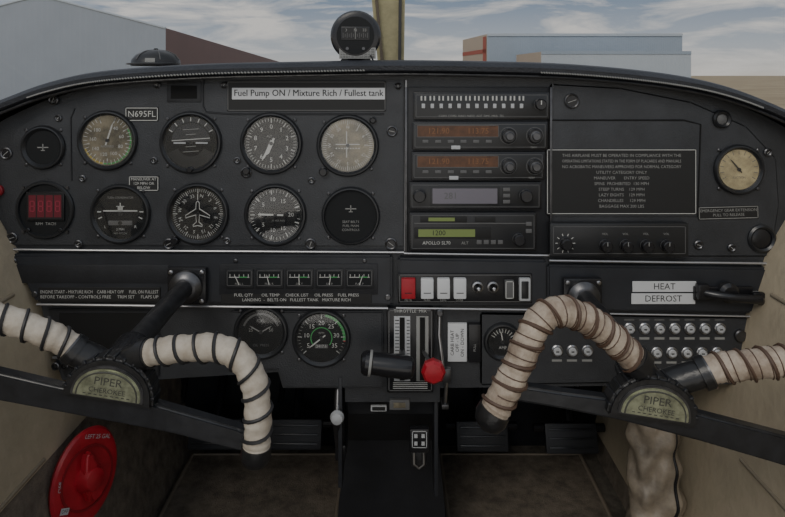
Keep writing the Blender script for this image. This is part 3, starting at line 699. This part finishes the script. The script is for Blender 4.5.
g.lathe(M@Matrix.Translation((4,-16,-1)),[(25,0),(25,1.4),(10,2.4),(0.01,2.4)],'worn_black',seg=32)
for q in (0,60,120): 
    a=math.radians(q); g.tube([M@Vector((r*math.cos(a),r*math.sin(a),z)) for r,z in [(-23.4,4),(-19.4,9.2),(-12,12.8),(0,14.4),(12,12.8),(19.4,9.2),(23.4,4)]],0.0008,'dim_mark',seg=5)
g.quad(FD(150,60,0.963),0,0,0,10,4,'grey_mark'); g.done(ang=60)

g=B('windshield_center_post')
b=[W(378,66,1.25),W(404,66,1.25)]; t=[W(366,-60,1.12),W(406,-60,1.12)]
def quadprism(g,b,t,depth,k):
    vs=[b[0],b[1],b[1]+Vector((0,depth,0)),b[0]+Vector((0,depth,0)),t[0],t[1],t[1]+Vector((0,depth,0)),t[0]+Vector((0,depth,0))]
    g.add(vs,[(0,1,5,4),(1,2,6,5),(2,3,7,6),(3,0,4,7),(4,5,6,7),(3,2,1,0)],k)
quadprism(g,b,t,0.02,'post'); quadprism(g,[b[0]+Vector((0.006,-0.006,0)),b[0]+Vector((0.012,-0.006,0))],[t[0]+Vector((0.006,-0.006,0)),t[0]+Vector((0.012,-0.006,0))],0.006,'carpet_edge')
quadprism(g,[b[1]+Vector((-0.012,-0.006,0)),b[1]+Vector((-0.006,-0.006,0))],[t[1]+Vector((-0.012,-0.006,0)),t[1]+Vector((-0.006,-0.006,0))],0.006,'dim_mark'); g.done(smooth=False)
g=B('windshield')
vs=[];fs=[];n=24
for i in range(n+1):
    x=-0.75+1.5*i/n; yb=1.34-0.25*(x/0.75)**2; yt=1.18-0.25*(x/0.75)**2
    vs+=[(x,yb,0.83-0.10*(abs(x)/0.75)**2),(x,yt,1.12)]
for i in range(n): fs.append((2*i,2*i+2,2*i+3,2*i+1))
g.add(vs,fs,'windshield_glass'); g.done()

# ------------------------------------------------------------ outside
GZ=-0.9
g=B('ground'); g.add([(-900,1.6,GZ),(900,1.6,GZ),(900,1500,GZ),(-900,1500,GZ)],[(0,1,2,3)],'field'); g.done(smooth=False)
def building(name, fr, back, ridge, kf, ks, ez):
    g=B(name); (a,b),(c,e)=fr,back
    A=Vector((*a,GZ));Bp=Vector((*b,GZ));C=Vector((*c,GZ));D=Vector((*e,GZ)); h=Vector((0,0,ez-GZ))
    m1=(A+Bp)/2+Vector((0,0,ridge-GZ)); m2=(C+D)/2+Vector((0,0,ridge-GZ))
    g.add([A,Bp,Bp+h,m1,A+h],[(0,1,2,3,4)],kf); g.add([C,D,D+h,m2,C+h],[(0,1,2,3,4)],kf)
    g.add([A,C,C+h,A+h],[(0,1,2,3)],ks); g.add([Bp,D,D+h,Bp+h],[(0,1,2,3)],ks)
    g.add([A+h,C+h,m2,m1],[(0,1,2,3)],'hangar_grey'); g.add([Bp+h,D+h,m2,m1],[(0,1,2,3)],'hangar_grey')
    for P,Q in ((A+h,m1),(m1,Bp+h)): g.tube([P,Q],0.06,'hangar_white',seg=6)
    return g
g=building('aircraft_hangar',((-22.8,30),(-10.8,30)),((-35,108),(-19.3,108)),4.6,'hangar_grey','hangar_brown',3.04)
g.done(smooth=False)
g=B('aircraft_hangar')
def wbox(g,x0,x1,y0,y1,z0,z1,k,sl=0):
    vs=[(x0,y0,z0),(x1,y0,z0),(x1+sl,y1,z0),(x0-abs(sl)*0.5,y1,z0),(x0,y0,z1),(x1,y0,z1),(x1+sl,y1,z1),(x0-abs(sl)*0.5,y1,z1)]
    g.add(vs,[(0,1,5,4),(1,2,6,5),(2,3,7,6)],k); g.add([vs[3],vs[0],vs[4],vs[7]],[(0,1,2,3)],'hangar_tan'); g.add(vs[4:],[(0,1,2,3)],'hangar_white')
wbox(g,9.0,27.6,60,70,GZ,4.7,'hangar_blue',2.4)
g.add([(9.0,59.9,4.5),(27.6,59.9,4.5),(27.6,59.9,4.75),(9.0,59.9,4.75)],[(0,1,2,3)],'hangar_white')
for y0_,y1_,z0_,z1_ in ((60.2,61.4,GZ,4.5),(60.2,70,2.9,3.3)):
    xa=9.0-1.2*(y0_-60)/10-0.03; xb=9.0-1.2*(y1_-60)/10-0.03; g.add([(xa,y0_,z0_),(xb,y1_,z0_),(xb,y1_,z1_),(xa,y0_,z1_)],[(0,1,2,3)],'hangar_red')
g.done(smooth=False)
g=B('storage_shed'); wbox(g,11.8,23.7,50,58,GZ,2.65,'hangar_white',0.8); g.add([(11.8,49.95,2.45),(23.7,49.95,2.45),(23.7,49.95,2.7),(11.8,49.95,2.7)],[(0,1,2,3)],'hangar_blue'); g.done(smooth=False)

# ------------------------------------------------------------ world / light / camera
w=bpy.data.worlds.new('sky_world'); scene.world=w; w.use_nodes=True; nt=w.node_tree; bg=nt.nodes['Background']
tc=nt.nodes.new('ShaderNodeTexCoord'); sx=nt.nodes.new('ShaderNodeSeparateXYZ'); nt.links.new(tc.outputs['Generated'],sx.inputs[0])
r=nt.nodes.new('ShaderNodeValToRGB'); e=r.color_ramp.elements
e[0].position=0.0; e[0].color=(0.56,0.53,0.48,1); e[1].position=0.5; e[1].color=(0.30,0.36,0.45,1)
k=e.new(0.04); k.color=(0.40,0.43,0.46,1); k=e.new(0.12); k.color=(0.19,0.25,0.34,1)
nt.links.new(sx.outputs['Z'],r.inputs['Fac'])
mp=nt.nodes.new('ShaderNodeMapping'); mp.inputs['Scale'].default_value=(2.2,2.2,11); mp.inputs['Rotation'].default_value=(0,0.16,0)
nt.links.new(tc.outputs['Generated'],mp.inputs[0])
no=nt.nodes.new('ShaderNodeTexNoise'); no.inputs['Scale'].default_value=2.6; no.inputs['Detail'].default_value=9; no.inputs['Roughness'].default_value=0.6; no.inputs['Distortion'].default_value=0.5; nt.links.new(mp.outputs[0],no.inputs['Vector'])
cr=nt.nodes.new('ShaderNodeValToRGB'); cr.color_ramp.elements[0].position=0.44; cr.color_ramp.elements[1].position=0.62; nt.links.new(no.outputs['Fac'],cr.inputs['Fac'])
mx=nt.nodes.new('ShaderNodeMixRGB'); mx.inputs['Color2'].default_value=(0.64,0.62,0.59,1); nt.links.new(cr.outputs['Color'],mx.inputs['Fac']); nt.links.new(r.outputs['Color'],mx.inputs['Color1'])
mr=nt.nodes.new('ShaderNodeMapRange'); mr.inputs['From Min'].default_value=0.3; mr.inputs['From Max'].default_value=-0.9; mr.inputs['To Min'].default_value=1.0; mr.inputs['To Max'].default_value=1.7
nt.links.new(sx.outputs['Y'],mr.inputs['Value'])
nt.links.new(mx.outputs[0],bg.inputs['Color']); nt.links.new(mr.outputs['Result'],bg.inputs['Strength'])
sl=bpy.data.lights.new('hazy_sun','SUN'); sl.energy=1.05; sl.angle=math.radians(25); sl.color=(1.0,0.93,0.82)
so=bpy.data.objects.new('hazy_sun',sl); scene.collection.objects.link(so); so.location=(-3,-6,5)
so.rotation_euler=Vector((0.35,0.9,-0.75)).to_track_quat('-Z','Y').to_euler()

cd=bpy.data.cameras.new('camera'); cam=bpy.data.objects.new('camera',cd); scene.collection.objects.link(cam)
cam.location=(0,0,CAMZ); cam.rotation_euler=(math.radians(90),0,0); cd.sensor_width=36; cd.lens=36*FP/785; cd.shift_y=-(258.5-75)/785; cd.clip_start=0.02; cd.clip_end=3000
scene.camera=cam
